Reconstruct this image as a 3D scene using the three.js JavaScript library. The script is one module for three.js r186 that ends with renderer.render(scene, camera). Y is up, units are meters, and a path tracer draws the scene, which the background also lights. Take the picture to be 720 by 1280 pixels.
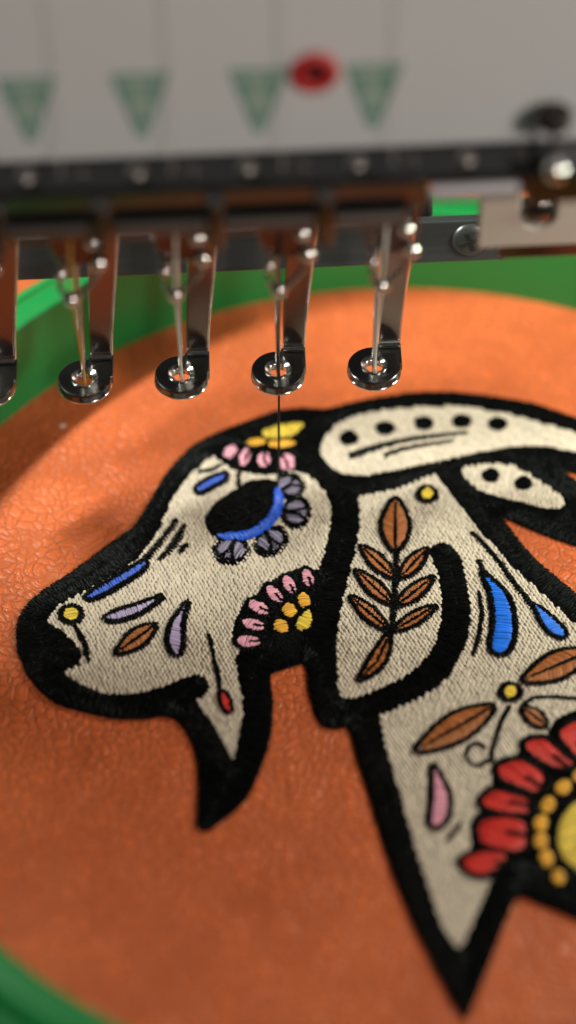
import * as THREE from 'three';
import { RoundedBoxGeometry } from 'three/addons/geometries/RoundedBoxGeometry.js';
import { mergeGeometries } from 'three/addons/utils/BufferGeometryUtils.js';

// ------------------------------------------------------------------ camera, light, exposure
// Lengths are written in millimetres and stored in metres; the origin is the hoop's centre on the leather.
const MM = 0.001;
const scene = new THREE.Scene();
const EYE = [-13.762, 224.545, 180.514], PITCH = THREE.MathUtils.degToRad(47.889), FOV = 22;
const camera = new THREE.PerspectiveCamera(FOV, 576 / 1024, 0.01, 5);
camera.position.set(EYE[0] * MM, EYE[1] * MM, EYE[2] * MM);
camera.rotation.set(-PITCH, 0, 0);
camera.focus = 0.2935;
camera.userData.fStop = 7;
scene.add(camera);

scene.background = new THREE.Color(0.034, 0.032, 0.031);           // the dim room

function workLamp(name, color, intensity, x, y, z, radius) {         // lamps of the machine, outside the frame
  const l = new THREE.PointLight(new THREE.Color(...color), intensity, 0, 2);
  l.position.set(x * MM, y * MM, z * MM); l.castShadow = true; l.shadow.radius = radius / 20; l.name = name; scene.add(l);
}
function panelLamp(name, color, intensity, w, h, at, to, roll = 0) {
  const l = new THREE.RectAreaLight(new THREE.Color(...color), intensity, w * MM, h * MM);
  l.position.set(...at.map((q) => q * MM)); l.lookAt(...to.map((q) => q * MM)); l.rotateZ(roll); l.name = name; scene.add(l);
}
panelLamp('left_lamp_strip', [0.93, 1.0, 0.85], 375, 82, 7, [-135, 150, -60], [-10, 0, -20], 2.754);   // the machine's lamp strip, high on the left
panelLamp('workshop_panel', [1.0, 0.86, 0.76], 2.6, 220, 220, [300, 360, 340], [0, 10, -20]);     // the room, over the photographer's shoulder
workLamp('right_work_lamp', [0.90, 1.0, 0.80], 0.0205, 58, 55, -28, 10);           // low on the right, under the head
workLamp('workshop_bulb', [1.0, 0.86, 0.76], 0.40, 275, 340, 330, 30);

const renderer = new THREE.WebGLRenderer();
renderer.toneMapping = THREE.LinearToneMapping;
renderer.toneMappingExposure = 1;
renderer.shadowMap.enabled = true;

// ------------------------------------------------------------------ helpers
let seed = 7;
const rnd = () => { seed = (seed + 0x6d2b79f5) | 0; let t = Math.imul(seed ^ (seed >>> 15), 1 | seed); t = (t + Math.imul(t ^ (t >>> 7), 61 | t)) ^ t; return ((t ^ (t >>> 14)) >>> 0) / 4294967296; };
const jit = (a) => (rnd() * 2 - 1) * a;
const used = {};
function numbered(name) { const n = used[name] = (used[name] ?? -1) + 1; return n ? `${name}_${String(n).padStart(3, '0')}` : name; }
function mesh(name, geo, mat, parent) {                            // geometry in millimetres
  const g = Array.isArray(geo) ? mergeGeometries(geo.map((q) => { const c = q.index ? q.toNonIndexed() : q.clone(); for (const k of Object.keys(c.attributes)) if (!['position', 'normal', 'uv'].includes(k)) c.deleteAttribute(k); return c; })) : geo;
  g.scale(MM, MM, MM);
  const m = new THREE.Mesh(g, mat); m.castShadow = m.receiveShadow = true;
  m.name = parent === scene ? numbered(name) : name;
  (parent ?? scene).add(m);
  return m;
}
function thing(name, label, category, x, y, z, turn = 0, group) {
  const o = new THREE.Group(); o.name = numbered(name); o.position.set(x * MM, y * MM, z * MM); o.rotation.y = turn;
  o.userData = { label, category }; if (group) o.userData.group = group;
  scene.add(o); return o;
}
const tube = (pts, r, seg = 48, rad = 10) => new THREE.TubeGeometry(new THREE.CatmullRomCurve3(pts.map((p) => new THREE.Vector3(...p))), seg, r, rad);
const std = (c, roughness, metalness = 0, more = {}) => new THREE.MeshStandardMaterial({ color: Array.isArray(c) ? new THREE.Color(...c) : c, roughness, metalness, ...more });

// periodic noise on a tile of n x n cells
function hash(x, y, s) { let h = Math.imul(x, 374761393) ^ Math.imul(y, 668265263) ^ Math.imul(s, 2147483647 ^ 977); h = Math.imul(h ^ (h >>> 13), 1274126177); return ((h ^ (h >>> 16)) >>> 0) / 4294967296; }
const wrap = (i, n) => ((i % n) + n) % n;
function valueNoise(x, y, n, s) {
  const i = Math.floor(x), j = Math.floor(y), u = x - i, v = y - j, a = u * u * (3 - 2 * u), b = v * v * (3 - 2 * v);
  const q = (di, dj) => hash(wrap(i + di, n), wrap(j + dj, n), s);
  return (q(0, 0) * (1 - a) + q(1, 0) * a) * (1 - b) + (q(0, 1) * (1 - a) + q(1, 1) * a) * b;
}
function worley(x, y, n, s) {                                      // nearest and second nearest feature point
  const i = Math.floor(x), j = Math.floor(y); let d1 = 9, d2 = 9, id = 0;
  for (let dj = -1; dj <= 1; dj++) for (let di = -1; di <= 1; di++) {
    const ci = wrap(i + di, n), cj = wrap(j + dj, n);
    const fx = i + di + 0.1 + 0.8 * hash(ci, cj, s) - x, fy = j + dj + 0.1 + 0.8 * hash(ci, cj, s + 1) - y, d = fx * fx + fy * fy;
    if (d < d1) { d2 = d1; d1 = d; id = hash(ci, cj, s + 2); } else if (d < d2) d2 = d;
  }
  return [Math.sqrt(d1), Math.sqrt(d2), id];
}
function texture(size, repeat, f, srgb = false) {
  const data = new Uint8Array(size * size * 4);
  for (let y = 0, o = 0; y < size; y++) for (let x = 0; x < size; x++, o += 4) { const c = f(x / size, y / size); for (let k = 0; k < 3; k++) data[o + k] = Math.max(0, Math.min(255, (Array.isArray(c) ? c[k] : c) * 255)); data[o + 3] = 255; }
  const t = new THREE.DataTexture(data, size, size); t.wrapS = t.wrapT = THREE.RepeatWrapping; t.magFilter = THREE.LinearFilter; t.minFilter = THREE.LinearMipmapLinearFilter;
  if (srgb) t.colorSpace = THREE.SRGBColorSpace;
  t.repeat.set(repeat, repeat); t.needsUpdate = true; return t;
}
const smoothstep = (a, b, x) => { const t = Math.max(0, Math.min(1, (x - a) / (b - a))); return t * t * (3 - 2 * t); };

// ------------------------------------------------------------------ materials
const TILE = 72;                                                   // mm of leather per texture tile
const grain = (u, v) => {                                          // rounded pebbles of two sizes, warped, with fine creases
  const wx = (valueNoise(u * 24, v * 24, 24, 3) - 0.5) * 1.2 + (valueNoise(u * 90, v * 90, 90, 8) - 0.5) * 0.7, wy = (valueNoise(u * 24, v * 24, 24, 4) - 0.5) * 1.2 + (valueNoise(u * 90, v * 90, 90, 9) - 0.5) * 0.7;
  const [a, b, id] = worley(u * 60 + wx, v * 60 + wy, 60, 11), [c, d] = worley(u * 118 + wx * 1.7, v * 118 + wy * 1.7, 118, 21);
  const depth = smoothstep(0.2, 0.75, valueNoise(u * 30, v * 30, 30, 61)), swell = valueNoise(u * 12, v * 12, 12, 31);
  const big = 0.62 * smoothstep(0.0, 0.2, b - a) * (0.45 + 0.55 * depth) + 0.38 * smoothstep(0, 0.9, b - a), small = 0.5 * smoothstep(0.0, 0.16, d - c) * depth + 0.5 * smoothstep(0, 0.8, d - c);
  const fine = valueNoise(u * 300, v * 300, 300, 41), mid = valueNoise(u * 70, v * 70, 70, 51), pit = smoothstep(0.86, 0.97, valueNoise(u * 150, v * 150, 150, 71));
  return [big * (0.5 + 0.2 * id) + small * (0.16 + 0.14 * swell) + fine * 0.05 + mid * 0.12 - pit * 0.12, big, small, swell, id];
};
const leatherHeight = texture(2048, 1 / TILE, (u, v) => grain(u, v)[0]);
const leatherColour = texture(1024, 1 / TILE, (u, v) => {
  const [h, big, small, swell, id] = grain(u, v), t = (0.91 + 0.1 * big) * (0.95 + 0.06 * small) * (0.94 + 0.1 * swell) * (0.97 + 0.05 * id);
  return [0.800 * t, 0.388 * t * (0.985 + 0.02 * swell), 0.212 * t];
}, true);
const leatherRough = texture(1024, 1 / TILE, (u, v) => { const [, big, small, swell] = grain(u, v); return 0.49 - 0.17 * big - 0.04 * small + 0.06 * swell; });
const LEATHER = new THREE.MeshPhysicalMaterial({ color: 0xffffff, roughness: 1, metalness: 0, specularIntensity: 0.65, map: leatherColour, bumpMap: leatherHeight, bumpScale: 0.00023, roughnessMap: leatherRough });

const speckle = texture(512, 1 / 12, (u, v) => 0.5 * valueNoise(u * 60, v * 60, 60, 5) + 0.3 * valueNoise(u * 120, v * 120, 120, 6) + 0.2 * valueNoise(u * 30, v * 30, 30, 7));
const GREEN = std([0.006, 0.185, 0.04], 0.42, 0, { bumpMap: speckle, bumpScale: 0.00002 });
const BRIGHT = std([0.93, 0.92, 0.9], 0.08, 1);
const CHROME = std([0.62, 0.60, 0.58], 0.13, 1);
const DARK_CHROME = std([0.17, 0.16, 0.158], 0.16, 1);
const SATIN_STEEL = std([0.36, 0.335, 0.32], 0.3, 1);
const BLACK_STEEL = std([0.17, 0.165, 0.165], 0.2, 1);
const SHANK = std([0.42, 0.37, 0.35], 0.17, 1);
const PLATE = std([0.06, 0.06, 0.066], 0.36, 0.4, { bumpMap: speckle, bumpScale: 0.00014 });
const BLACK_METAL = std([0.012, 0.012, 0.013], 0.35);
const PANEL = std([0.66, 0.70, 0.72], 0.55, 0, { bumpMap: speckle, bumpScale: 0.00001 });
const BEIGE = std([0.55, 0.50, 0.44], 0.5);
const thread = (c, rough = 0.5, specularIntensity = 1) => new THREE.MeshPhysicalMaterial({ color: new THREE.Color(...c), roughness: rough, metalness: 0, vertexColors: true, specularIntensity });
const T = {
  black: thread([0.0028, 0.0028, 0.003], 0.26, 0.085), cream: thread([0.59, 0.478, 0.39], 0.55), blue: thread([0.008, 0.066, 0.50], 0.36),
  skyBlue: thread([0.013, 0.16, 0.76], 0.38), yellow: thread([0.72, 0.50, 0.055], 0.5), amber: thread([0.74, 0.36, 0.03], 0.5),
  pink: thread([0.70, 0.30, 0.40], 0.5), lavender: thread([0.40, 0.31, 0.50], 0.5), grey: thread([0.22, 0.185, 0.28], 0.5),
  brown: thread([0.38, 0.115, 0.028], 0.45), red: thread([0.62, 0.030, 0.022], 0.45),
};
const BASE = { black: std([0.003, 0.003, 0.003], 0.9), cream: std([0.30, 0.235, 0.175], 0.9) };

// ------------------------------------------------------------------ the setting
{
  const bed = mesh('table', new THREE.PlaneGeometry(900, 900).rotateX(-Math.PI / 2).translate(0, -16, 0), std([0.02, 0.018, 0.017], 0.6), scene);
  bed.userData.kind = 'structure';
}

// ------------------------------------------------------------------ leather and hoop
const R = 60, RIM = 12.5;
{
  const s = new THREE.Shape();
  for (let i = 0; i <= 96; i++) {                                  // trimmed close round the near side, left long behind
    const a = (i / 96) * Math.PI * 2, c = Math.cos(a), n = Math.sin(a);
    const r = n > -0.45 ? 64.3 : 64.3 + 62 * smoothstep(-0.45, -0.7, n) + jit(0.4);
    i ? s.lineTo(r * c, -r * n) : s.moveTo(r * c, -r * n);
  }
  const g = new THREE.ExtrudeGeometry(s, { depth: 1.4, bevelEnabled: false, curveSegments: 4 }).rotateX(-Math.PI / 2).translate(0, -1.4, 0);
  const p = g.attributes.position, uv = g.attributes.uv;
  for (let i = 0; i < p.count; i++) uv.setXY(i, p.getX(i), p.getZ(i));   // in millimetres
  const leather = mesh('leather_sheet', g, LEATHER, scene);
  leather.userData = { label: 'pebbled orange leather sheet stretched flat inside the green hoop', category: 'leather' };

  const hoop = thing('embroidery_hoop', 'bright green round plastic embroidery hoop clamping the orange leather', 'hoop', 0, 0, 0);
  const prof = (pts) => new THREE.LatheGeometry(pts.map(([x, y]) => new THREE.Vector2(x, y)), 200);
  mesh('inner_ring', prof([[R, 0], [R, RIM - 0.5], [R + 0.15, RIM - 0.15], [R + 0.5, RIM], [R + 1.6, RIM - 0.08], [R + 2.8, RIM - 0.35], [R + 3.8, RIM - 0.8], [R + 4.3, RIM - 1.4], [R + 4.3, -5], [R, -5], [R, 0]]), GREEN, hoop);
  mesh('outer_ring', prof([[R + 4.45, -6], [R + 4.45, RIM - 1.7], [R + 4.7, RIM - 1.4], [R + 5.7, RIM - 1.5], [R + 6.3, RIM - 2.2], [R + 6.3, -6], [R + 4.45, -6]]), GREEN, hoop);
}

// ------------------------------------------------------------------ embroidery
// The design is drawn on a tracing sheet of 720 x 1280 units; D turns a point of the sheet into leather millimetres (a fixed homography).
const D = ([u, v]) => {
  const F = 640 / Math.tan(THREE.MathUtils.degToRad(11)), x = (u - 360) / F, y = -(v - 640) / F, c = Math.cos(0.83582), s = Math.sin(0.83582);
  const dy = y * c - s, dz = -c - y * s, t = (0.42 - 224.545) / dy;
  return [x * t - 13.762, 180.514 + dz * t];
};
function curve(pts, closed, step = 0.35, tension = 0.5) {          // a smooth line through points of the sheet
  const v = pts.map(D).map(([x, z]) => new THREE.Vector3(x, 0, z)), c = new THREE.CatmullRomCurve3(v, closed, 'catmullrom', tension);
  const n = Math.max(4, Math.round(c.getLength() / step));
  const out = c.getSpacedPoints(n).map((p) => [p.x, p.z]); if (closed) out.pop(); return out;
}
const loop = (pts, tension = 0.4) => curve(pts, true, 0.35, tension);
const inside = (poly, x, z) => { let r = false; for (let i = 0, j = poly.length - 1; i < poly.length; j = i++) { const [a, b] = poly[i], [c, d] = poly[j]; if ((b > z) !== (d > z) && x < ((c - a) * (z - b)) / (d - b) + a) r = !r; } return r; };

class Stitches {                                                   // threads lying on the cloth, each a low arch of its own
  constructor() { this.p = []; this.n = []; this.c = []; this.i = []; this.uv = []; }
  add(x0, z0, x1, z1, w, y0, h, tone = 1, sag = 0.15, short = false) {
    const dx = x1 - x0, dz = z1 - z0, L = Math.hypot(dx, dz); if (L < 0.08) return;
    const S = short ? [[0, 0.6, -0.3], [0.25, 1, 0.9], [0.75, 1, 0.9], [1, 0.6, -0.3]] : [[0, 0.55, -0.5], [0.12, 0.9, 0.55], [0.35, 1, 1], [0.65, 1, 1], [0.88, 0.9, 0.55], [1, 0.55, -0.5]], K = short ? 3 : 4;
    const ux = dx / L, uz = dz / L, px = -uz, pz = ux, at = this.p.length / 3;
    const roll = jit(short ? 0.32 : 0.16), bow = jit(sag * 0.4) * Math.min(1, L);
    for (const [s, ww, hh] of S) {
      const slope = s < 0.3 ? -0.6 * (1 - s / 0.3) : s > 0.7 ? 0.6 * ((s - 0.7) / 0.3) : 0, b = bow * 4 * s * (1 - s);
      for (let k = 0; k <= K; k++) {
        const a = (Math.PI * k) / K, c = Math.cos(a), n = Math.sin(a), o = (c * w * ww) / 2 + b;
        this.p.push(x0 + dx * s + px * o, y0 + h * (0.55 * hh + 0.45 * n * ww), z0 + dz * s + pz * o);
        const ca = Math.cos(a + roll), na = Math.sin(a + roll);
        const nx = px * ca + ux * slope * n, ny = na + 0.15, nz = pz * ca + uz * slope * n, l = Math.hypot(nx, ny, nz);
        this.n.push(nx / l, ny / l, nz / l); this.c.push(tone, tone, tone); this.uv.push(k / K, s);
      }
    }
    const W = K + 1;
    for (let s = 0; s < S.length - 1; s++) for (let k = 0; k < K; k++) { const q = at + s * W + k; this.i.push(q, q + W, q + 1, q + 1, q + W, q + W + 1); }
  }
  ground(poly, y, tone = 0.6) {                                     // the flat underlay beneath the threads
    const at = this.p.length / 3, v = poly.map(([x, z]) => new THREE.Vector2(x, -z));
    for (const [x, z] of poly) { this.p.push(x, y, z); this.n.push(0, 1, 0); this.c.push(tone, tone, tone); this.uv.push(0, 0); }
    for (const [a, b, c] of THREE.ShapeUtils.triangulateShape(v, [])) this.i.push(at + a, at + b, at + c);
  }
  build(name, mat, parent) {
    const g = new THREE.BufferGeometry();
    g.setAttribute('position', new THREE.Float32BufferAttribute(this.p, 3)); g.setAttribute('normal', new THREE.Float32BufferAttribute(this.n, 3));
    g.setAttribute('color', new THREE.Float32BufferAttribute(this.c, 3)); g.setAttribute('uv', new THREE.Float32BufferAttribute(this.uv, 2)); g.setIndex(this.i);
    return mesh(name, g, mat, parent);
  }
}
const tone = (a = 0.12) => 1 + jit(a);
// satin: threads side by side across a closed shape, at an angle (default: across its long axis)
function satin(st, poly, { angle, pitch = 0.23, w = 0.25, y0 = 0.4, h = 0.24, over = 0.08, max = 6, t = 0.2 } = {}) {
  let cx = 0, cz = 0; for (const [x, z] of poly) { cx += x / poly.length; cz += z / poly.length; }
  if (angle === undefined) { let a = 0, b = 0, c = 0; for (const [x, z] of poly) { a += (x - cx) ** 2; b += (x - cx) * (z - cz); c += (z - cz) ** 2; } angle = 0.5 * Math.atan2(2 * b, a - c) + Math.PI / 2 + 0.18; }
  const ux = Math.cos(angle), uz = Math.sin(angle), q = poly.map(([x, z]) => [(x - cx) * ux + (z - cz) * uz, -(x - cx) * uz + (z - cz) * ux]);
  const lo = Math.min(...q.map((p) => p[1])), hi = Math.max(...q.map((p) => p[1]));
  for (let v = lo + pitch * 0.4; v < hi; v += pitch * (1 + jit(0.12))) {
    const xs = [];
    for (let i = 0, j = q.length - 1; i < q.length; j = i++) if ((q[i][1] > v) !== (q[j][1] > v)) xs.push(q[i][0] + ((q[j][0] - q[i][0]) * (v - q[i][1])) / (q[j][1] - q[i][1]));
    xs.sort((a, b) => a - b);
    for (let k = 0; k + 1 < xs.length; k += 2) {
      const a = xs[k] - over - jit(0.1), b = xs[k + 1] + over + jit(0.1), n = Math.max(1, Math.round((b - a) / max)), e = jit(0.06), ph = jit(0.45);
      for (let m = 0; m < n; m++) { const s0 = m ? a + ((b - a) * (m + ph)) / n : a, s1 = m < n - 1 ? a + ((b - a) * (m + 1 + ph)) / n : b; st.add(cx + s0 * ux - (v + e) * uz, cz + s0 * uz + (v + e) * ux, cx + s1 * ux - (v - e) * uz, cz + s1 * uz + (v - e) * ux, w * tone(0.15), y0, h * tone(0.25), tone(t)); }
    }
  }
}
// a column of zigzag threads along a line
function column(st, path, width, { closed = false, pitch = 0.2, w = 0.27, y0 = 0.42, h = 0.28, t = 0.2, rough = 0.1 } = {}) {
  const n = path.length, m = closed ? n : n - 1; let left = 0, side = 1, total = 0, run = 0;
  for (let i = 0; i < m; i++) total += Math.hypot(path[(i + 1) % n][0] - path[i][0], path[(i + 1) % n][1] - path[i][1]);
  for (let i = 0; i < m; i++) {
    const [ax, az] = path[i], [bx, bz] = path[(i + 1) % n], L = Math.hypot(bx - ax, bz - az); if (!L) continue;
    const ux = (bx - ax) / L, uz = (bz - az) / L; let s = left;
    for (; s < L; s += pitch * (1 + jit(0.15))) {
      const f = (run + s) / total, wd = (typeof width === 'function' ? width(f) : width) / 2, x = ax + ux * s, z = az + uz * s, k = 0.18 * side, ea = wd + jit(rough), eb = wd + jit(rough);
      st.add(x - uz * ea - ux * k, z + ux * ea - uz * k, x + uz * eb + ux * k, z - ux * eb + uz * k, w * tone(0.15), y0, h * tone(0.25), tone(t)); side = -side;
    }
    left = s - L; run += L;
  }
}
// a raster of the leather plane, for the big filled areas
const GX = -50, GZ = -52, GW = 1040, GH = 1080, GS = 10;
function raster(add, cut = []) {
  const a = new Float32Array(GW * GH);
  const paint = (poly, val) => {
    for (let j = 0; j < GH; j++) {
      const z = GZ + (j + 0.5) / GS, xs = [];
      for (let i = 0, k = poly.length - 1; i < poly.length; k = i++) if ((poly[i][1] > z) !== (poly[k][1] > z)) xs.push(poly[i][0] + ((poly[k][0] - poly[i][0]) * (z - poly[i][1])) / (poly[k][1] - poly[i][1]));
      xs.sort((p, q) => p - q);
      for (let m = 0; m + 1 < xs.length; m += 2) for (let x = Math.max(0, Math.ceil((xs[m] - GX) * GS - 0.5)); x < Math.min(GW, (xs[m + 1] - GX) * GS - 0.5); x++) a[j * GW + x] = val;
    }
  };
  for (const p of add) paint(p, 1);
  for (const [p, v] of cut) paint(p, v);
  return a;
}
const cell = (a, x, z) => { const i = Math.floor((x - GX) * GS), j = Math.floor((z - GZ) * GS); return i >= 0 && j >= 0 && i < GW && j < GH ? a[j * GW + i] : 0; };
function distances(mask) {                                         // millimetres to the edge, blurred a little
  let d = new Float32Array(GW * GH);
  for (let k = 0; k < d.length; k++) d[k] = mask[k] ? 1e4 : 0;
  const D1 = 1, D2 = Math.SQRT2;
  for (let j = 1; j < GH - 1; j++) for (let i = 1; i < GW - 1; i++) { const k = j * GW + i; if (d[k]) d[k] = Math.min(d[k], d[k - 1] + D1, d[k - GW] + D1, d[k - GW - 1] + D2, d[k - GW + 1] + D2); }
  for (let j = GH - 2; j > 0; j--) for (let i = GW - 2; i > 0; i--) { const k = j * GW + i; if (d[k]) d[k] = Math.min(d[k], d[k + 1] + D1, d[k + GW] + D1, d[k + GW + 1] + D2, d[k + GW - 1] + D2); }
  for (let pass = 0; pass < 3; pass++) for (const step of [1, GW]) {
    const e = new Float32Array(d.length), r = 3;
    for (let k = r * GW; k < d.length - r * GW; k++) { let s = 0; for (let m = -r; m <= r; m++) s += d[k + m * step]; e[k] = s / (2 * r + 1); }
    d = e;
  }
  return d;
}
// threads that run across a band, square to its edges
function bandFill(st, mask, { spacing = 0.235, len = 1.3, w = 0.21, y0 = 0.26, h = 0.26, over = 0.2 } = {}) {
  const d = distances(mask), at = (x, z) => cell(d, x, z);
  for (let gz = GZ + 1; gz < GZ + GH / GS - 1; gz += spacing) for (let gx = GX + 1; gx < GX + GW / GS - 1; gx += spacing) {
    const x = gx + jit(spacing * 0.5), z = gz + jit(spacing * 0.5); if (!cell(mask, x, z)) continue;
    let dx = at(x + 0.3, z) - at(x - 0.3, z), dz = at(x, z + 0.3) - at(x, z - 0.3), l = Math.hypot(dx, dz);
    if (l < 0.6) { dx = 0.5; dz = 0.87; l = 1; }
    const a = Math.atan2(dz / l, dx / l) + jit(0.16), ux = Math.cos(a), uz = Math.sin(a), half = (len / 2) * tone(0.4);
    const reach = (s) => { let t = 0; while (t < half && cell(mask, x + ux * s * t, z + uz * s * t)) t += 0.06; return t < half ? t + over * rnd() : t; };
    const p = reach(-1), q = reach(1), deep = Math.min(1, at(x, z) / 9);
    st.add(x - ux * p, z - uz * p, x + ux * q, z + uz * q, w * tone(0.2), y0 + 0.12 * deep + jit(0.06), h, tone(0.5), 0.15, true);
  }
}
// short woven stitches in staggered rows
function weave(st, poly, skip, { angle = 1.15, pitch = 0.4, len = 0.64, w = 0.4, y0 = 0.29, h = 0.24 } = {}) {
  const ux = Math.cos(angle), uz = Math.sin(angle), xs = poly.map((p) => p[0] * -uz + p[1] * ux), ys = poly.map((p) => p[0] * ux + p[1] * uz);
  let row = 0;
  for (let v = Math.min(...xs); v < Math.max(...xs); v += pitch, row++) for (let s = Math.min(...ys) - len + (row % 2) * len * 0.5; s < Math.max(...ys); s += len) {
    const vv = v + jit(0.05), m = s + len / 2, x = m * ux - vv * uz, z = m * uz + vv * ux;
    if (!inside(poly, x, z) || skip.some((q) => inside(q, x, z))) continue;
    const e = 0.06 + jit(0.05), k = jit(0.06);
    st.add((s - e) * ux - (vv - k - 0.05) * uz, (s - e) * uz + (vv - k - 0.05) * ux, (s + len + e) * ux - (vv + k + 0.05) * uz, (s + len + e) * uz + (vv + k + 0.05) * ux, w * tone(0.12), y0, h * tone(0.25), tone(0.11));
  }
}
function slab(poly, y0, y1) {
  const s = new THREE.Shape(poly.map(([x, z]) => new THREE.Vector2(x, -z)));
  return new THREE.ExtrudeGeometry(s, { depth: y1 - y0, bevelEnabled: false }).rotateX(-Math.PI / 2).translate(0, y0, 0);
}

const goat = thing('goat_embroidery', 'embroidered white goat head with thick black outline and colourful flowers on the orange leather', 'embroidery', 0, 0, 0);

const OUTLINE = [[21, 793], [25, 770], [37, 752], [63, 732], [97, 710], [133, 683], [167, 659], [187, 628], [203, 600], [220, 577], [243, 556], [273, 540], [310, 526], [345, 513.5], [377, 509], [408, 511], [437, 503.5], [474, 496], [522, 490], [569, 489.5], [616, 495], [663, 503], [692, 512], [720, 522], [768, 548], [800, 596], [772, 606], [745, 599], [720, 590], [701, 585],
  [720, 601], [748, 632], [756, 668], [738, 684], [720, 680], [683, 667], [653, 655], [627, 644], [647, 674], [671, 701], [696, 722], [720, 742], [800, 808], [812, 1000], [800, 1188], [760, 1166], [720, 1147], [677, 1129], [651, 1119], [640, 1128], [612, 1200], [583, 1272], [565, 1248], [542, 1204], [518, 1154], [492, 1089], [474, 1031], [464, 995], [449, 948], [441, 917], [434, 907], [418, 909], [404, 906], [397, 893], [390, 870], [386, 843], [383, 829], [375, 828], [356, 834], [337, 842], [340, 882], [339, 909], [332, 941], [320, 972], [309, 995], [286, 1018], [258, 1037], [248, 1034], [249, 1014], [250.5, 983], [249, 952], [243, 929], [231, 907], [216, 896], [200, 893], [180, 897], [140, 896], [104, 888], [73, 879], [50, 860], [33, 837], [23, 813]];
const FACE = [[60, 773], [72, 757], [100, 742], [133, 724], [160, 707], [185, 683], [200, 658], [214, 627], [232, 601], [250, 582], [267, 570], [283, 583], [310, 592], [343, 593], [370, 589], [390, 597], [407, 616], [414, 640], [412, 662], [407, 684], [398, 712], [380, 708], [350, 720], [327, 737], [303, 757], [293, 780], [291, 800], [301, 813], [294, 824], [297, 840], [302, 866], [303, 890], [297, 925], [291, 949], [280, 929], [266, 905], [250, 884], [246, 876], [258, 868], [262, 856], [250, 843], [233, 846], [213, 855], [190, 862], [167, 867], [133, 867], [107, 858], [87, 847], [80, 839], [97, 832], [102, 820], [93, 803], [77, 788], [64, 781]];
const HORN = [[401, 567], [404, 551], [418, 532], [441, 520], [474, 513.5], [522, 509], [569, 508], [607, 512], [644, 519], [682, 530], [720, 541], [745, 556], [722, 565], [682, 558], [644, 558], [607, 564], [569, 572], [522, 582], [484, 590], [455, 594], [432, 593], [413, 584]];
const HORN2 = [[576, 585], [592, 581], [625, 579], [650, 586], [678, 603], [706, 624], [703, 634], [687, 636], [663, 631], [625, 621], [600, 613], [584, 600]];
const NECK = [[447, 620], [476, 615], [508, 607], [545, 593], [569, 626], [597, 659], [634, 701], [671, 735], [720, 781], [760, 815], [770, 1000], [766, 1118], [720, 1100], [680, 1084], [640, 1076], [612, 1104], [592, 1150], [574, 1187], [550, 1151], [536, 1111], [518, 1057], [500, 992], [482, 934], [473, 894], [440, 884], [428, 872], [422, 862], [421, 833], [420, 800], [425, 767], [432, 733], [441, 700], [449, 660], [449, 636]];
const EAR = [[473, 894], [500, 883], [533, 867], [560, 846], [579, 814], [587, 780], [587, 750], [580, 713], [573, 692], [560, 680], [547, 679], [537, 688], [541, 702], [548, 720], [553, 747], [550, 783], [540, 810], [523, 833], [497, 850], [470, 863], [444, 872], [426, 874], [436, 892]];
const PUPIL = [[257, 654], [263, 637], [275, 626], [290, 616], [313, 603], [337, 600], [350, 609], [353, 630], [341, 653], [314, 673], [284, 677], [265, 668]];
const L = { outline: curve(OUTLINE, true, 0.3, 0.25), face: loop(FACE, 0.35), horn: loop(HORN), horn2: loop(HORN2), neck: curve(NECK, true, 0.3, 0.2), ear: loop(EAR) };
L.ground = loop([[612, 1098], [586, 1092], [572, 1078], [588, 1062], [588, 1040], [592, 1022], [600, 1012], [596, 1000], [614, 984], [618, 955], [645, 945], [652, 925], [683, 916], [695, 900], [722, 888], [800, 880], [802, 1130], [720, 1102], [650, 1082]], 0.3);
L.pupil = loop(PUPIL, 0.5);

// the black ground and the cream fields
const black = raster([L.outline], [[L.face, 0], [L.horn, 0], [L.horn2, 0], [L.neck, 0], [L.ear, 1]]);
{
  const st = new Stitches(); bandFill(st, black);
  const o = st.build('black_outline', T.black, goat);
  mesh('backing', [slab(L.outline, 0.002, 0.24), slab(L.ear, 0.22, 0.37)], BASE.black, o);
  for (const [n, poly, angle] of [['face_field', L.face, 1.15], ['horn_field', L.horn, 1.0], ['horn_field', L.horn2, 1.32], ['neck_field', L.neck, 1.08]]) {
    const s = new Stitches(); weave(s, poly, [L.ear, L.ground, L.pupil], { angle });
    const f = s.build(n, T.cream, goat); mesh('backing', slab(poly, 0.2, 0.33), BASE.cream, f);
  }
}
const Y1 = 0.46;                                                   // the motifs lie on the cream
function patch(name, parent, pts, col, o = {}) { const s = new Stitches(), q = o.raw ? pts : loop(pts, o.tension ?? 0.5); satin(s, q, { y0: Y1 + 0.06, h: 0.24, ...o }); s.ground(q, (o.y0 ?? Y1 + 0.06) + 0.07); return s.build(name, T[col], parent); }
function line(name, parent, pts, width, o = {}) { const s = new Stitches(); column(s, o.raw ? pts : curve(pts, !!o.closed, 0.3), width, { y0: Y1, h: 0.28, ...o }); return s.build(name, T.black, parent); }
function group(name, label) { const g = new THREE.Group(); g.name = name; if (label) g.userData.label = label; goat.add(g); return g; }
function motif(name, pts, col, o = {}) {                           // a coloured shape with a black border of zigzag stitches
  const g = o.parent ?? group(name, o.label); const poly = loop(pts, o.tension ?? 0.5);
  patch(o.fill ?? 'satin_fill', g, poly, col, { ...o, raw: true }); line('border', g, poly, o.border ?? 0.74, { raw: true, closed: true, pitch: 0.17, y0: 0.57 });
  return g;
}
const ell = (x, y, a, b, t = 0, n = 12) => Array.from({ length: n }, (_, i) => { const q = (i / n) * Math.PI * 2, c = Math.cos(q) * a, s = Math.sin(q) * b; return [x + c * Math.cos(t) - s * Math.sin(t), y + c * Math.sin(t) + s * Math.cos(t)]; });
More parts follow.
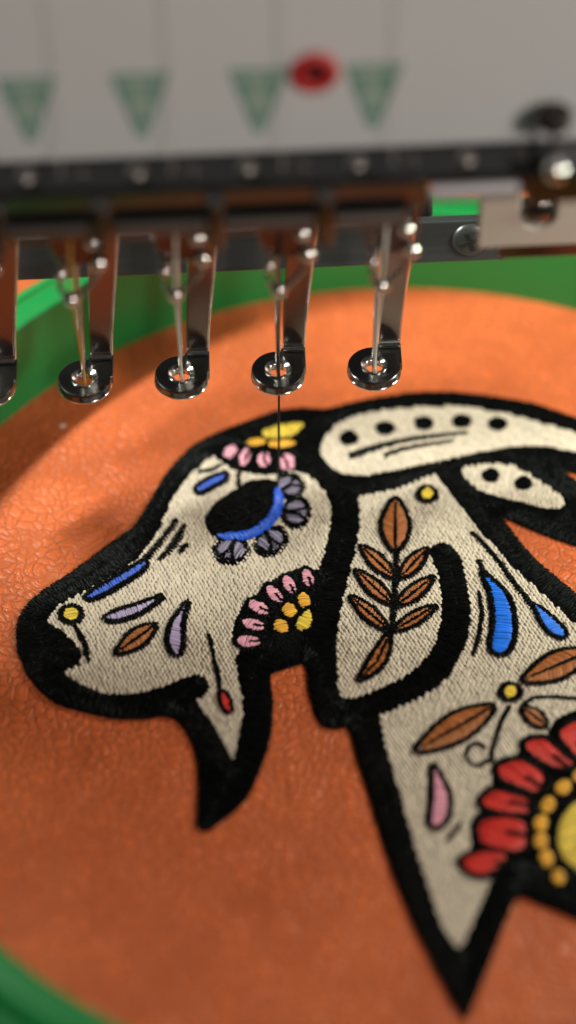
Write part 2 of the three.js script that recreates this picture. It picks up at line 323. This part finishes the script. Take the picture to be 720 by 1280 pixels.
const taper = (w, a = 0.25) => (f) => w * (0.35 + 0.65 * Math.min(1, f / a, (1 - f) / a));

// horn marks
for (const [x, y, a = 12, b = 8.5] of [[436, 548.5], [481.5, 536], [530, 529.6], [577, 527], [622, 530.5]]) patch('black_dot', goat, ell(x, y, a, b), 'black', { angle: rnd() * 3 });
for (const [x, y] of [[613, 595], [654, 605]]) patch('black_dot', goat, ell(x, y, 11, 8.5), 'black', { angle: rnd() * 3 });
line('horn_stroke', goat, [[437, 571], [465, 561], [505, 551], [545, 545.5], [584, 541]], (f) => 1.25 * (1 - 0.6 * f));
line('horn_stroke', goat, [[481, 570], [500, 563], [525, 557.5], [565, 552]], (f) => 0.72 * (1 - 0.4 * f));

// forehead flower
{
  const g = group('forehead_flower');
  patch('flower_centre', g, [[328, 540], [347, 532], [377, 530], [373, 541], [358, 549], [335, 549]], 'yellow');
  patch('bead', g, ell(320, 554, 12, 5, -0.1), 'amber'); patch('bead', g, ell(352, 556, 17, 5, -0.05), 'amber');
  patch('petal', g, ell(288, 566, 9, 7, -0.6), 'pink'); patch('petal', g, ell(306, 573, 6.5, 11, 0.35), 'pink');
  patch('petal', g, ell(330, 576, 9, 9, 0.2), 'pink'); patch('petal', g, ell(359, 579, 10, 10, 0.5), 'pink');
  line('vein', g, [[333, 566], [330, 576], [334, 582]], 0.4, { y0: 0.6 }); line('vein', g, [[352, 571], [358, 579], [360, 588]], 0.4, { y0: 0.6 }); line('vein', g, [[311, 566], [306, 578]], 0.3, { y0: 0.6 });
  line('stem', g, [[249, 590], [264, 588], [278, 581]], 0.5); line('stem', g, [[299, 588], [298, 598], [299, 609]], 0.5);
}
motif('blue_drop', [[244, 614], [250, 606], [264, 598], [283, 592], [280, 602], [264, 611], [252, 617]], 'blue', { label: 'small blue drop below the forehead flower' });

// eye with its lashes
{
  const g = group('eye');
  for (const [x, y, a, b, t] of [[362, 609, 19, 15, 0.3], [370, 642, 18, 19, 0.1], [338, 677, 21, 17, -0.4], [289, 688, 22, 17, 0.05]]) {
    const m = patch('lash_petal', g, ell(x, y, a + 3, b + 2.5, t), 'black', { y0: Y1 - 0.06, h: 0.26, angle: 0.6 });
    const c = new Stitches(); satin(c, loop(ell(x, y, a - 5.5, b - 5.5, t)), { y0: 0.58, h: 0.2, w: 0.22, over: 0.14, t: 0.45 }); c.build('lash_fill', T.grey, m);
    const out = Math.atan2(y - 636, x - 312), at = (r, q) => [x + Math.cos(out + q) * r, y + Math.sin(out + q) * r];
    for (const q of [-0.55, 0.55]) line('vein', m, [at(-b * 0.7, 0), at(b * 0.2, q * 1.2), at(b * 0.95, q)], 0.52, { y0: 0.64 });
  }
  patch('pupil', g, PUPIL, 'black', { angle: -0.5, y0: 0.5, h: 0.3, max: 2.6 });
  patch('iris', g, [[343, 613], [350, 613], [354, 625], [351, 641], [338, 660], [314, 674], [288, 677], [272, 671], [286, 667], [311, 664], [330, 650], [341, 634]], 'blue', { angle: 1.0, y0: 0.66, h: 0.22, pitch: 0.18 });
}

// snout
line('brow_stroke', goat, [[221, 650], [205, 672], [190, 690], [172, 708]], (f) => 1.15 * (0.6 + 0.4 * f));
line('brow_stroke', goat, [[231, 657], [222, 674], [210, 690], [198, 701]], taper(1.05));
line('brow_stroke', goat, [[234, 682], [227, 686], [227, 691]], 0.75);
motif('blue_bar', [[107, 748], [116, 739], [133, 729], [160, 713], [182, 702], [180, 713], [160, 727], [133, 743], [115, 751]], 'blue', { label: 'long blue bar along the snout' });
motif('yellow_dot', ell(89, 769, 13, 10.5), 'yellow', { label: 'yellow dot on the nose', border: 0.75 });
line('nostril_stroke', goat, [[94, 784], [101, 795], [107, 810], [111, 829]], taper(0.7));
motif('lavender_drop', [[131, 773], [147, 764], [173, 756], [204, 746], [186, 762], [162, 774], [140, 778]], 'lavender', { label: 'lavender drop lying below the blue bar' });
motif('lavender_drop', [[235, 753], [224, 766], [213, 782], [209, 802], [216, 819], [225, 820], [229, 806], [229, 780]], 'lavender', { label: 'upright lavender drop on the cheek' });
function leaf(name, parent, tip, end, width, col = 'brown', bend = 0) {  // two satin halves beside a black midrib
  const g = parent, dx = end[0] - tip[0], dy = end[1] - tip[1], n = Math.hypot(dx, dy), px = -dy / n, py = dx / n, at = (s, o) => [tip[0] + dx * s + px * (o + bend * 4 * s * (1 - s)), tip[1] + dy * s + py * (o + bend * 4 * s * (1 - s))];
  const m = new Stitches();
  for (const side of [-1, 1]) { const h = (k) => side * width * 0.5 * k; const half = loop([at(0.04, 0), at(0.22, h(0.62)), at(0.5, h(0.95)), at(0.78, h(0.72)), at(0.97, 0), at(0.75, side * 0.6), at(0.4, side * 0.6)], 0.5); m.ground(half, Y1 + 0.1); satin(m, half, { angle: Math.atan2(dy * 1.32, dx) + Math.PI / 2 + side * 0.45, y0: Y1 + 0.06, h: 0.24 }); }
  const o = m.build(name, T[col], g);
  line('border', o, [at(-0.05, 0), at(0.2, -width * 0.36), at(0.5, -width * 0.53), at(0.8, -width * 0.38), at(1.03, 0), at(0.8, width * 0.38), at(0.5, width * 0.53), at(0.2, width * 0.36)], 0.6, { closed: true, pitch: 0.18, y0: 0.56 });
  line('midrib', o, [at(0.08, 0), at(0.5, 0), at(1, 0)], 0.34, { y0: 0.56 });
  return o;
}
leaf('orange_leaf', goat, [147, 817], [194, 783], 22);

// cheek flower
{
  const g = group('cheek_flower');
  for (const [x, y, a, t] of [[311, 803, 15, 0.05], [317, 782, 15, 0.2], [324, 761, 15, 0.45], [343, 744, 14, 0.75], [362, 733, 13, 1.0], [385, 724, 12, 1.15]]) {
    const p = patch('petal', g, ell(x, y, a, 8, t), 'pink', { t: 0.16 });
    line('border', p, ell(x, y, a + 2, 9.5, t), 0.6, { closed: true, y0: 0.56 }); line('vein', p, [[x + a * 0.1, y + a * 0.05], [x + Math.cos(t) * a, y + Math.sin(t) * a]], 0.3, { y0: 0.6 });
  }
  for (const [x, y, t] of [[352, 784, 0.2], [362, 764, 0.5], [380, 752, 1.0]]) patch('bead', g, ell(x, y, 10, 8, t), 'amber');
  patch('flower_centre', g, [[369, 783], [374, 772], [387, 765], [389, 784], [376, 789]], 'yellow');
  line('border', g, [[398, 755], [378, 765], [364, 780], [362, 796]], 0.5, { y0: 0.55 });
}
line('berry_stalk', goat, [[261, 794], [266, 815], [271, 838], [275, 862]], (f) => 0.4 + 0.15 * f);
motif('red_berry', [[275, 866], [283, 868], [289, 880], [290, 891], [284, 893], [277, 883]], 'red', { label: 'small red drop on a stalk above the beard', border: 0.55 });

// neck and ear
motif('yellow_dot', ell(534, 619, 11, 9), 'yellow', { label: 'yellow dot below the horn', border: 0.8 });
{
  const g = group('leaf_sprig', 'sprig of brown leaves inside the ear');
  leaf('leaf', g, [494, 626], [494, 690], 34);
  leaf('leaf', g, [452, 685], [492, 723], 17); leaf('leaf', g, [446, 716], [490, 756], 17); leaf('leaf', g, [439, 748], [484, 788], 16);
  leaf('leaf', g, [533, 688], [500, 724], 17); leaf('leaf', g, [540, 724], [497, 758], 17); leaf('leaf', g, [543, 760], [494, 789], 15);
  leaf('leaf', g, [451, 850], [486, 795], 18, 'brown', 5);
  line('stem', g, [[496, 684], [495, 712], [493, 750], [490, 786], [486, 800]], 0.75, { y0: 0.5 });
}
motif('blue_drop', [[602, 716], [613, 724], [633, 743], [643, 772], [641, 805], [630, 820], [615, 816], [612, 806], [616, 777], [612, 745]], 'skyBlue', { label: 'large bright blue drop on the neck', border: 0.75 });
line('drop_tip', goat, [[598, 702], [603, 712], [608, 722]], 0.7);
line('side_stroke', goat, [[598, 741], [602, 768], [598, 799], [591, 820]], taper(0.55));
line('drop_stalk', goat, [[591, 667], [606, 683], [624, 703], [646, 734], [667, 760]], (f) => 0.55 + 0.35 * f);
motif('blue_drop', [[667, 757], [689, 771], [708, 791], [700, 799], [681, 787]], 'skyBlue', { label: 'small blue drop at the end of a long stalk', border: 0.6 });
leaf('brown_leaf', goat, [656, 851], [736, 816], 33);
motif('yellow_dot', ell(638, 866, 12, 10.5), 'yellow', { label: 'yellow dot where the brown leaves meet', border: 0.8 });
leaf('brown_leaf', goat, [523, 938], [616, 885], 34);
leaf('brown_leaf', goat, [653, 886], [683, 909], 18);
line('tendril', goat, [[655, 882], [664, 875], [680, 872], [720, 874], [750, 882]], 0.5);
line('tendril', goat, [[637, 884], [629, 898], [622, 915], [615, 940], [614, 954]], 0.6);
line('tendril', goat, [[606, 936], [600, 931], [590, 932], [583, 943], [588, 954], [599, 958], [609, 951]], 0.42);
motif('pink_drop', [[541, 957], [556, 980], [563, 996], [561, 1022], [548, 1037], [536, 1030], [539, 1003]], 'pink', { label: 'pink drop on the neck', border: 0.75, tension: 0.35 });
line('side_stroke', goat, [[576, 1028], [569, 1040], [558, 1052]], taper(0.45));

// red flower
{
  const g = group('red_flower');
  { const s = new Stitches(); satin(s, L.ground, { angle: 0.5, y0: 0.4, h: 0.18, pitch: 0.26, w: 0.3, max: 2.8, t: 0.4 }); s.ground(L.ground, 0.5); s.build('black_ground', T.black, g); }
  const P = [[[574, 1078], [588, 1067], [612, 1064], [636, 1069], [628, 1086], [604, 1097], [584, 1092]], [[594, 1041], [596, 1027], [622, 1021], [658, 1030], [660, 1062], [633, 1067], [600, 1056]], [[599, 1002], [616, 987], [660, 1000], [662, 1020], [630, 1019], [606, 1012]],
    [[621, 957], [648, 949], [677, 966], [683, 977], [672, 994], [641, 984], [622, 973]], [[653, 929], [680, 922], [705, 945], [720, 957], [696, 964], [664, 947]], [[697, 916], [713, 902], [746, 898], [752, 930], [724, 950], [706, 934]], [[756, 900], [782, 896], [792, 930], [770, 944], [758, 930]]];
  const V = [[[640, 1085], [618, 1080]], [[660, 1046], [632, 1042]], [[660, 1010], [636, 1004]], [[678, 986], [656, 972]], [[715, 966], [692, 946]], [[738, 952], [722, 930]], []];
  P.forEach((p, i) => { const m = patch('petal', g, p, 'red', { angle: 0.2 + i * 0.22, y0: 0.5, h: 0.24, t: 0.14, tension: 0.22 }); line('border', m, p, 0.8, { closed: true, y0: 0.58 }); if (V[i].length) line('vein', m, V[i], 0.62, { y0: 0.62 }); });
  for (const [x, y, t] of [[704, 985, 0.95], [685, 1007, 0.6], [676, 1030, 0.25], [676, 1052, -0.1], [683, 1074, -0.4], [698, 1097, -0.8], [726, 969, 1.25], [752, 964, 1.6]]) patch('bead', g, ell(x, y, 9, 10.5, t), 'amber', { y0: 0.5, over: 0.02 });
  patch('flower_centre', g, ell(748, 1046, 51, 51, 0, 20), 'yellow', { y0: 0.5, h: 0.22, angle: -0.4, max: 3.4 });
}

{
  const s = new THREE.Shape(); for (let i = 0; i < 9; i++) { const a = (i / 9) * 6.283, q = 0.22 + jit(0.09); i ? s.lineTo(q * Math.cos(a), q * Math.sin(a)) : s.moveTo(q, 0); }
  const [lx, lz] = D([78, 530]), t = thing('lint_speck', 'tiny pale lint speck on the shaded orange leather near the hoop', 'lint', lx, 0, lz);
  mesh('fluff', new THREE.ExtrudeGeometry(s, { depth: 0.08, bevelThickness: 0.05, bevelSize: 0.05, bevelSegments: 2 }).rotateX(-Math.PI / 2).translate(0, 0.06, 0), std([0.75, 0.7, 0.66], 0.9), t);
  mesh('fibre', tube([[-0.5, 0.08, 0.2], [-0.1, 0.2, 0], [0.3, 0.16, 0.1], [0.55, 0.08, -0.2]], 0.025, 12, 5), std([0.7, 0.66, 0.62], 0.9), t);
}

// ------------------------------------------------------------------ the machine: its frame stands turned a little to the hoop
const TURN = 0.0628, MX = -14.876, MZ = -26.837;
const place = (x, z) => [MX + x * Math.cos(TURN) + z * Math.sin(TURN), MZ - x * Math.sin(TURN) + z * Math.cos(TURN)];
function machineThing(name, label, category, x = 0, z = 0, group) { const [wx, wz] = place(x, z); return thing(name, label, category, wx, 0, wz, TURN, group); }
const box = (x0, x1, y0, y1, z0, z1, r = 0.4) => new RoundedBoxGeometry(x1 - x0, y1 - y0, z1 - z0, 3, r).translate((x0 + x1) / 2, (y0 + y1) / 2, (z0 + z1) / 2);
const cyl = (r, len, seg = 24) => new THREE.CylinderGeometry(r, r, len, seg);
const lathe = (pts, seg = 32) => new THREE.LatheGeometry(pts.map(([x, y]) => new THREE.Vector2(x, y)), seg);

{
  const head = machineThing('machine_head', 'grey embroidery machine head with green arrow marks above a dark metal rail', 'machine');
  const face = mesh('face_panel', box(-95, 70, 57.3, 130, 5.5, 9.5, 1.2), PANEL, head);
  const tri = (w, h, y, z, d) => { const s = new THREE.Shape([new THREE.Vector2(-w, 0), new THREE.Vector2(w, 0), new THREE.Vector2(0.45, -h), new THREE.Vector2(-0.45, -h)]); return new THREE.ExtrudeGeometry(s, { depth: d, bevelEnabled: false }).translate(0, y, z); };
  const PALE = std([0.37, 0.49, 0.42], 0.6), DEEP = std([0.14, 0.34, 0.28], 0.6);
  for (const x of [-24.2, -13.5, -2.3, 8.7]) {
    mesh('arrow_mark', [tri(2.9, 8.0, 68.3, 9.5, 0.05).translate(x, 0, 0)], PALE, face);
    const bar = (pts) => new THREE.ExtrudeGeometry(new THREE.Shape(pts.map(([u, v]) => new THREE.Vector2(x + u, 68.3 + v))), { depth: 0.06, bevelEnabled: false }).translate(0, 0, 9.52);
    mesh('arrow_print', [bar([[-2.75, -0.1], [2.75, -0.1], [2.6, -0.5], [-2.6, -0.5]]), bar([[-2.7, -0.5], [-2.3, -0.5], [-0.2, -7.6], [-0.45, -7.6]]), bar([[2.3, -0.5], [2.7, -0.5], [0.45, -7.6], [0.2, -7.6]]),
      bar([[-1.8, -1.3], [-0.9, -1.3], [-0.5, -3.2], [-1.1, -3.5]]), bar([[0.5, -1.3], [1.7, -1.3], [1.0, -3.6], [0.4, -2.6]]), bar([[0, -4.4], [0.6, -6.2], [-0.6, -6.2]])], DEEP, face);
  }
  const RED = std([0.55, 0.03, 0.035], 0.4);
  mesh('red_grommet', lathe([[1.05, 0], [2.3, 0], [2.3, 0.5], [2.0, 0.8], [1.35, 0.8], [1.05, 0.5], [1.05, 0]]).rotateX(Math.PI / 2).translate(3.0, 67.6, 9.4), RED, face);
  mesh('grommet_screw', [lathe([[0, 0.3], [0.25, 0.25], [0.3, 0.02], [1.1, 0], [0, 0]]).rotateX(Math.PI / 2).translate(3.0, 67.6, 9.55)], std([0.02, 0.012, 0.012], 0.3), face);

  mesh('rail_face', box(-93.5, 13.2, 55.3, 57.2, 13.6, 14.25, 0.2), SHANK, head);
  const rail = mesh('guide_rail', [box(-94, 13.4, 55.2, 57.8, 8.6, 14, 0.35), box(13.2, 26.5, 56.7, 57.79, 8.6, 13.99, 0.3)], std([0.075, 0.075, 0.078], 0.2, 1), head);
  const dome = (r, h) => lathe([[0, h], [r * 0.55, h * 0.86], [r * 0.9, h * 0.45], [r, 0], [0, 0]]);
  for (let i = -2; i < 3; i++) { mesh('rail_screw', dome(1.0, 0.7).translate(-3.6 + 10.7 * i, 57.75, 11.6), SATIN_STEEL, rail); mesh('rail_screw', dome(0.8, 0.4).translate(1.75 + 10.7 * i, 57.75, 11.6), DARK_CHROME, rail); }
  mesh('lower_ledge', [box(-93, 12.2, 52.4, 54.9, 9, 15.1, 0.35)], DARK_CHROME, head);
  mesh('needle_case', [box(-93, 14.5, 49.6, 55.1, -3, 9.2, 0.5)], BLACK_STEEL, head);
  for (const [a, b] of [[-40, -28.6], [-27.2, -19.2], [-16.6, -7.8], [-6.0, 2.7], [4.8, 11.6]]) mesh('guide_rod', cyl(0.5, b - a, 16).rotateZ(Math.PI / 2).translate((a + b) / 2, 54.2, 15.5), SATIN_STEEL, head);
  for (const x of [-28, -17.9, -6.9, 3.75]) mesh('guide_post', [cyl(0.75, 6.2, 20).translate(x, 54, 14.9), cyl(1.05, 0.9, 20).translate(x, 56.4, 14.9)], BLACK_STEEL, head);
  mesh('steel_rod', [cyl(1.1, 8.6).rotateZ(Math.PI / 2).translate(18.6, 54.6, 12.2)], std([0.50, 0.52, 0.56], 0.45, 0.5), head);
  const br = new THREE.Shape([[20.9, 39.3], [32, 39.3], [32, 46.4], [28.9, 46.4]].map((p) => new THREE.Vector2(...p)));
  br.absarc(26.8, 43.4, 2.1, 0.2, Math.PI - 0.2, true); br.lineTo(24.7, 46.4); br.lineTo(20.9, 46.4); br.closePath();
  const bracket = mesh('bracket', new THREE.ExtrudeGeometry(br, { depth: 1.2, bevelThickness: 0.2, bevelSize: 0.2, bevelSegments: 2, curveSegments: 16 }).translate(0, 0, 2.6), BEIGE, head);
  mesh('bracket_screw', [dome(1.7, 1.1).rotateX(Math.PI / 2).translate(26.8, 43.6, 3.4), cyl(0.9, 3).rotateX(Math.PI / 2).translate(26.8, 43.6, 2.4)], DARK_CHROME, bracket);
  mesh('bracket_block', [box(20.5, 34, 49.6, 53.4, -2, 8, 0.6), box(23, 34, 36.6, 39, -4, 3.2, 0.4)], DARK_CHROME, head);
  mesh('end_block', [box(23.6, 34, 53.6, 57.6, 6, 14, 0.5)], BLACK_STEEL, head);
  mesh('ball_stud', [new THREE.SphereGeometry(1.25, 24, 16).translate(26.1, 58.0, 14)], BRIGHT, head);
  mesh('knob', lathe([[0, 2.0], [1.4, 1.8], [1.8, 1.4], [1.8, 0.4], [1.5, 0], [0.25, 0], [0.25, -4.5], [0, -4.5]]).translate(26.0, 61.6, 11.6), std([0.014, 0.007, 0.006], 0.6), head);
}

// the dark bar behind the needles
{
  const tilt = -0.28, bar = machineThing('metal_bar', 'dark grey metal bar with a cross-slot screw behind the presser feet', 'bar', 0, -13);
  const g = (q) => q.rotateX(tilt).translate(0, 21.4, 0);
  mesh('bar_plate', g(box(-29.5, 26.6, 0.2, 5.4, -1.6, 0, 0.25)), PLATE, bar);
  mesh('back_flange', g(new RoundedBoxGeometry(48, 3.4, 1.4, 3, 0.6).translate(-5.4, 6.4, -2.6)), BLACK_METAL, bar);
  const screw = mesh('bar_screw', g(lathe([[0, 0.55], [1.2, 0.5], [1.75, 0.32], [2.05, 0], [2.05, -0.3], [0, -0.3]]).rotateX(Math.PI / 2).translate(22.6, 2.9, 0.02)), std([0.10, 0.10, 0.105], 0.35, 0.7), bar);
  mesh('cross_slot', [g(box(-1.2, 1.2, -0.28, 0.28, 0, 0.3, 0.08).rotateZ(0.35).translate(22.6, 2.9, 0.32)), g(box(-0.28, 0.28, -1.2, 1.2, 0, 0.29, 0.08).rotateZ(0.35).translate(22.6, 2.9, 0.32))], std([0.003, 0.003, 0.003], 0.8), screw);
}

// presser feet
const FEET = [-32.1, -21.4, -10.7, 0, 10.7];
const footLabels = ['presser foot cut off by the left edge of the photo', 'presser foot with the gold thread through its ring', 'presser foot between the gold-thread foot and the black-thread foot', 'presser foot whose ring lets the long black thread down to the goat', 'rightmost presser foot, over the orange leather above the spotted horn'];
function makeFoot() {
  const t = machineThing('presser_foot', footLabels[0], 'presser foot', FEET[0], 0, 'presser feet in a row');
  const s = new THREE.Shape(); s.moveTo(3.05, 3.25); s.lineTo(2.95, 0.2); s.absarc(0, 0, 2.75, -0.05, Math.PI * 0.44, true); s.lineTo(0.75, 3.25); s.closePath();
  const hole = new THREE.Path(); hole.absarc(0, 0, 1.28, 0, Math.PI * 2, false); s.holes.push(hole);
  const toe = new THREE.ExtrudeGeometry(s, { depth: 0.75, bevelThickness: 0.22, bevelSize: 0.2, bevelSegments: 4, curveSegments: 40 }).rotateX(-Math.PI / 2).translate(0, 17.75, 0);
  mesh('toe_ring', toe, BLACK_STEEL, t);
  mesh('ring_bush', lathe([[0.92, 18.02], [0.92, 18.5], [1.0, 18.62], [1.46, 18.86], [1.5, 18.8], [1.4, 18.0], [0.92, 18.02]], 40), CHROME, t);
  const sh = new THREE.Shape([[0.95, 18.5], [2.85, 18.5], [3.0, 22], [4.45, 37.5], [4.8, 46], [1.8, 46], [1.55, 35], [0.95, 22]].map((p) => new THREE.Vector2(...p)));
  const blade = new THREE.ExtrudeGeometry(sh, { depth: 0.3, bevelThickness: 0.28, bevelSize: 0.22, bevelSegments: 5 }).translate(0, -18.5, 0).rotateX(-0.1).translate(0, 18.5, -3.45);
  mesh('shank', blade, SHANK, t);
  mesh('ring_rim', new THREE.TorusGeometry(2.86, 0.17, 10, 48, Math.PI * 1.25).rotateX(Math.PI / 2).rotateY(0.35).translate(0, 17.72, 0), BRIGHT, t);
  mesh('heel_bend', cyl(0.5, 2.3, 20).rotateZ(Math.PI / 2).translate(1.9, 19.05, -2.95), BRIGHT, t);
  mesh('shank_edge', tube([[3.05, 19, -3.3], [3.2, 22, -3.6], [4.65, 37.5, -5.1], [5, 46, -6]], 0.2, 30, 10), BRIGHT, t);
  return t;
}
const foot = makeFoot();
FEET.forEach((x, i) => { if (!i) return; const c = foot.clone(); c.name = numbered('presser_foot'); const [wx, wz] = place(x, 0); c.position.set(wx * MM, 0, wz * MM); c.userData = { ...foot.userData, label: footLabels[i] }; scene.add(c); });

// needle clamps, each with its needle, screws and wire guide
const clampLabels = ['needle clamp above the foot cut off by the left edge', 'needle clamp with wire loop guiding the gold thread', 'needle clamp with wire loop over the second ring from the left', 'needle clamp with wire loop guiding the black thread', 'rightmost needle clamp with wire loop, left of the bar screw'];
function makeClamp() {
  const t = machineThing('needle_clamp', clampLabels[0], 'needle clamp', FEET[0], 0, 'needle clamps in a row');
  const s = new THREE.Shape([[-3.9, 49.5], [3.4, 49.5], [3.2, 43.5], [1.5, 41], [-1.2, 41]].map((p) => new THREE.Vector2(...p)));
  mesh('clamp_body', new THREE.ExtrudeGeometry(s, { depth: 4.6, bevelThickness: 0.3, bevelSize: 0.3, bevelSegments: 3 }).translate(0, 0, 1), DARK_CHROME, t);
  mesh('clamp_collar', lathe([[0.4, 38.6], [1.2, 38.8], [1.35, 39.2], [1.35, 41.4], [0.4, 41.4]]).translate(0, 0, 2.2), DARK_CHROME, t);
  const ball = (r, x, y, z) => new THREE.SphereGeometry(r, 24, 16).translate(x, y, z);
  mesh('clamp_screw', ball(0.85, 2.1, 44.4, 6.4), BRIGHT, t);
  mesh('wire_guide', [tube([[2.2, 42.8, 5.2], [2.75, 41.9, 6.7], [2.2, 40.4, 7.3], [1.0, 38.9, 7.6], [-0.3, 37.7, 7.6], [-1.15, 38.3, 7.3], [-1.4, 39.6, 7.0], [-1.1, 40.7, 6.7], [-0.7, 41.6, 5.2]], 0.33, 64)], CHROME, t);
  mesh('guide_bead', ball(0.88, 2.72, 41.9, 6.8), BRIGHT, t);
  mesh('guide_bead', ball(0.85, -0.3, 37.7, 7.5), BRIGHT, t);
  mesh('guide_bead', ball(0.6, -1.25, 40.5, 6.9), BRIGHT, t);
  mesh('needle', [lathe([[0.02, 16.3], [0.16, 17.4], [0.3, 19], [0.3, 37], [0.55, 38], [0.55, 41], [0.02, 41]], 16)], CHROME, t);
  return t;
}
const clamp = makeClamp();
FEET.forEach((x, i) => { if (!i) return; const c = clamp.clone(); c.name = numbered('needle_clamp'); const [wx, wz] = place(x, 0); c.position.set(wx * MM, 0, wz * MM); c.userData = { ...clamp.userData, label: clampLabels[i] }; scene.add(c); });

// threads
const THREADS = [
  [-21.4, [0.50, 0.27, 0.05], 'gold thread running down through the wire loop into the ring', 16.4],
  [-10.7, [0.66, 0.62, 0.55], 'pale thread at the second ring from the left', 16.4],
  [0, [0.008, 0.008, 0.009], 'black thread hanging from the needle down to the goat forehead', 0.55],
  [10.7, [0.62, 0.60, 0.56], 'pale thread at the rightmost presser foot', 16.4],
];
for (const [x, c, label, low] of THREADS) {
  const t = machineThing('sewing_thread', label, 'thread', x, 0);
  mesh('upper_thread', tube([[0.3, 120, 10.6], [0.2, 80, 10.6], [0, 61, 10.8], [-0.2, 58.2, 12.5]], 0.05, 40, 6), std([0.6, 0.55, 0.5], 0.6), t);
  mesh('lower_thread', tube([[0.1, 50, 7.2], [-0.2, 41, 7.4], [-0.3, 37.9, 7.2], [-0.15, 28, 3.4], [0.02, 19.5, 0.45], [0.1, 17.6, 0.1]], low < 1 ? 0.19 : 0.17, 60, 6), std(c, 0.55), t);
  if (low < 1) mesh('stitching_thread', tube([[0.1, 17.6, 0.1], [0.08, 10, 0.05], [0, 0.5, 0]], 0.13, 30, 6), std(c, 0.6), t);
}

renderer.render(scene, camera);
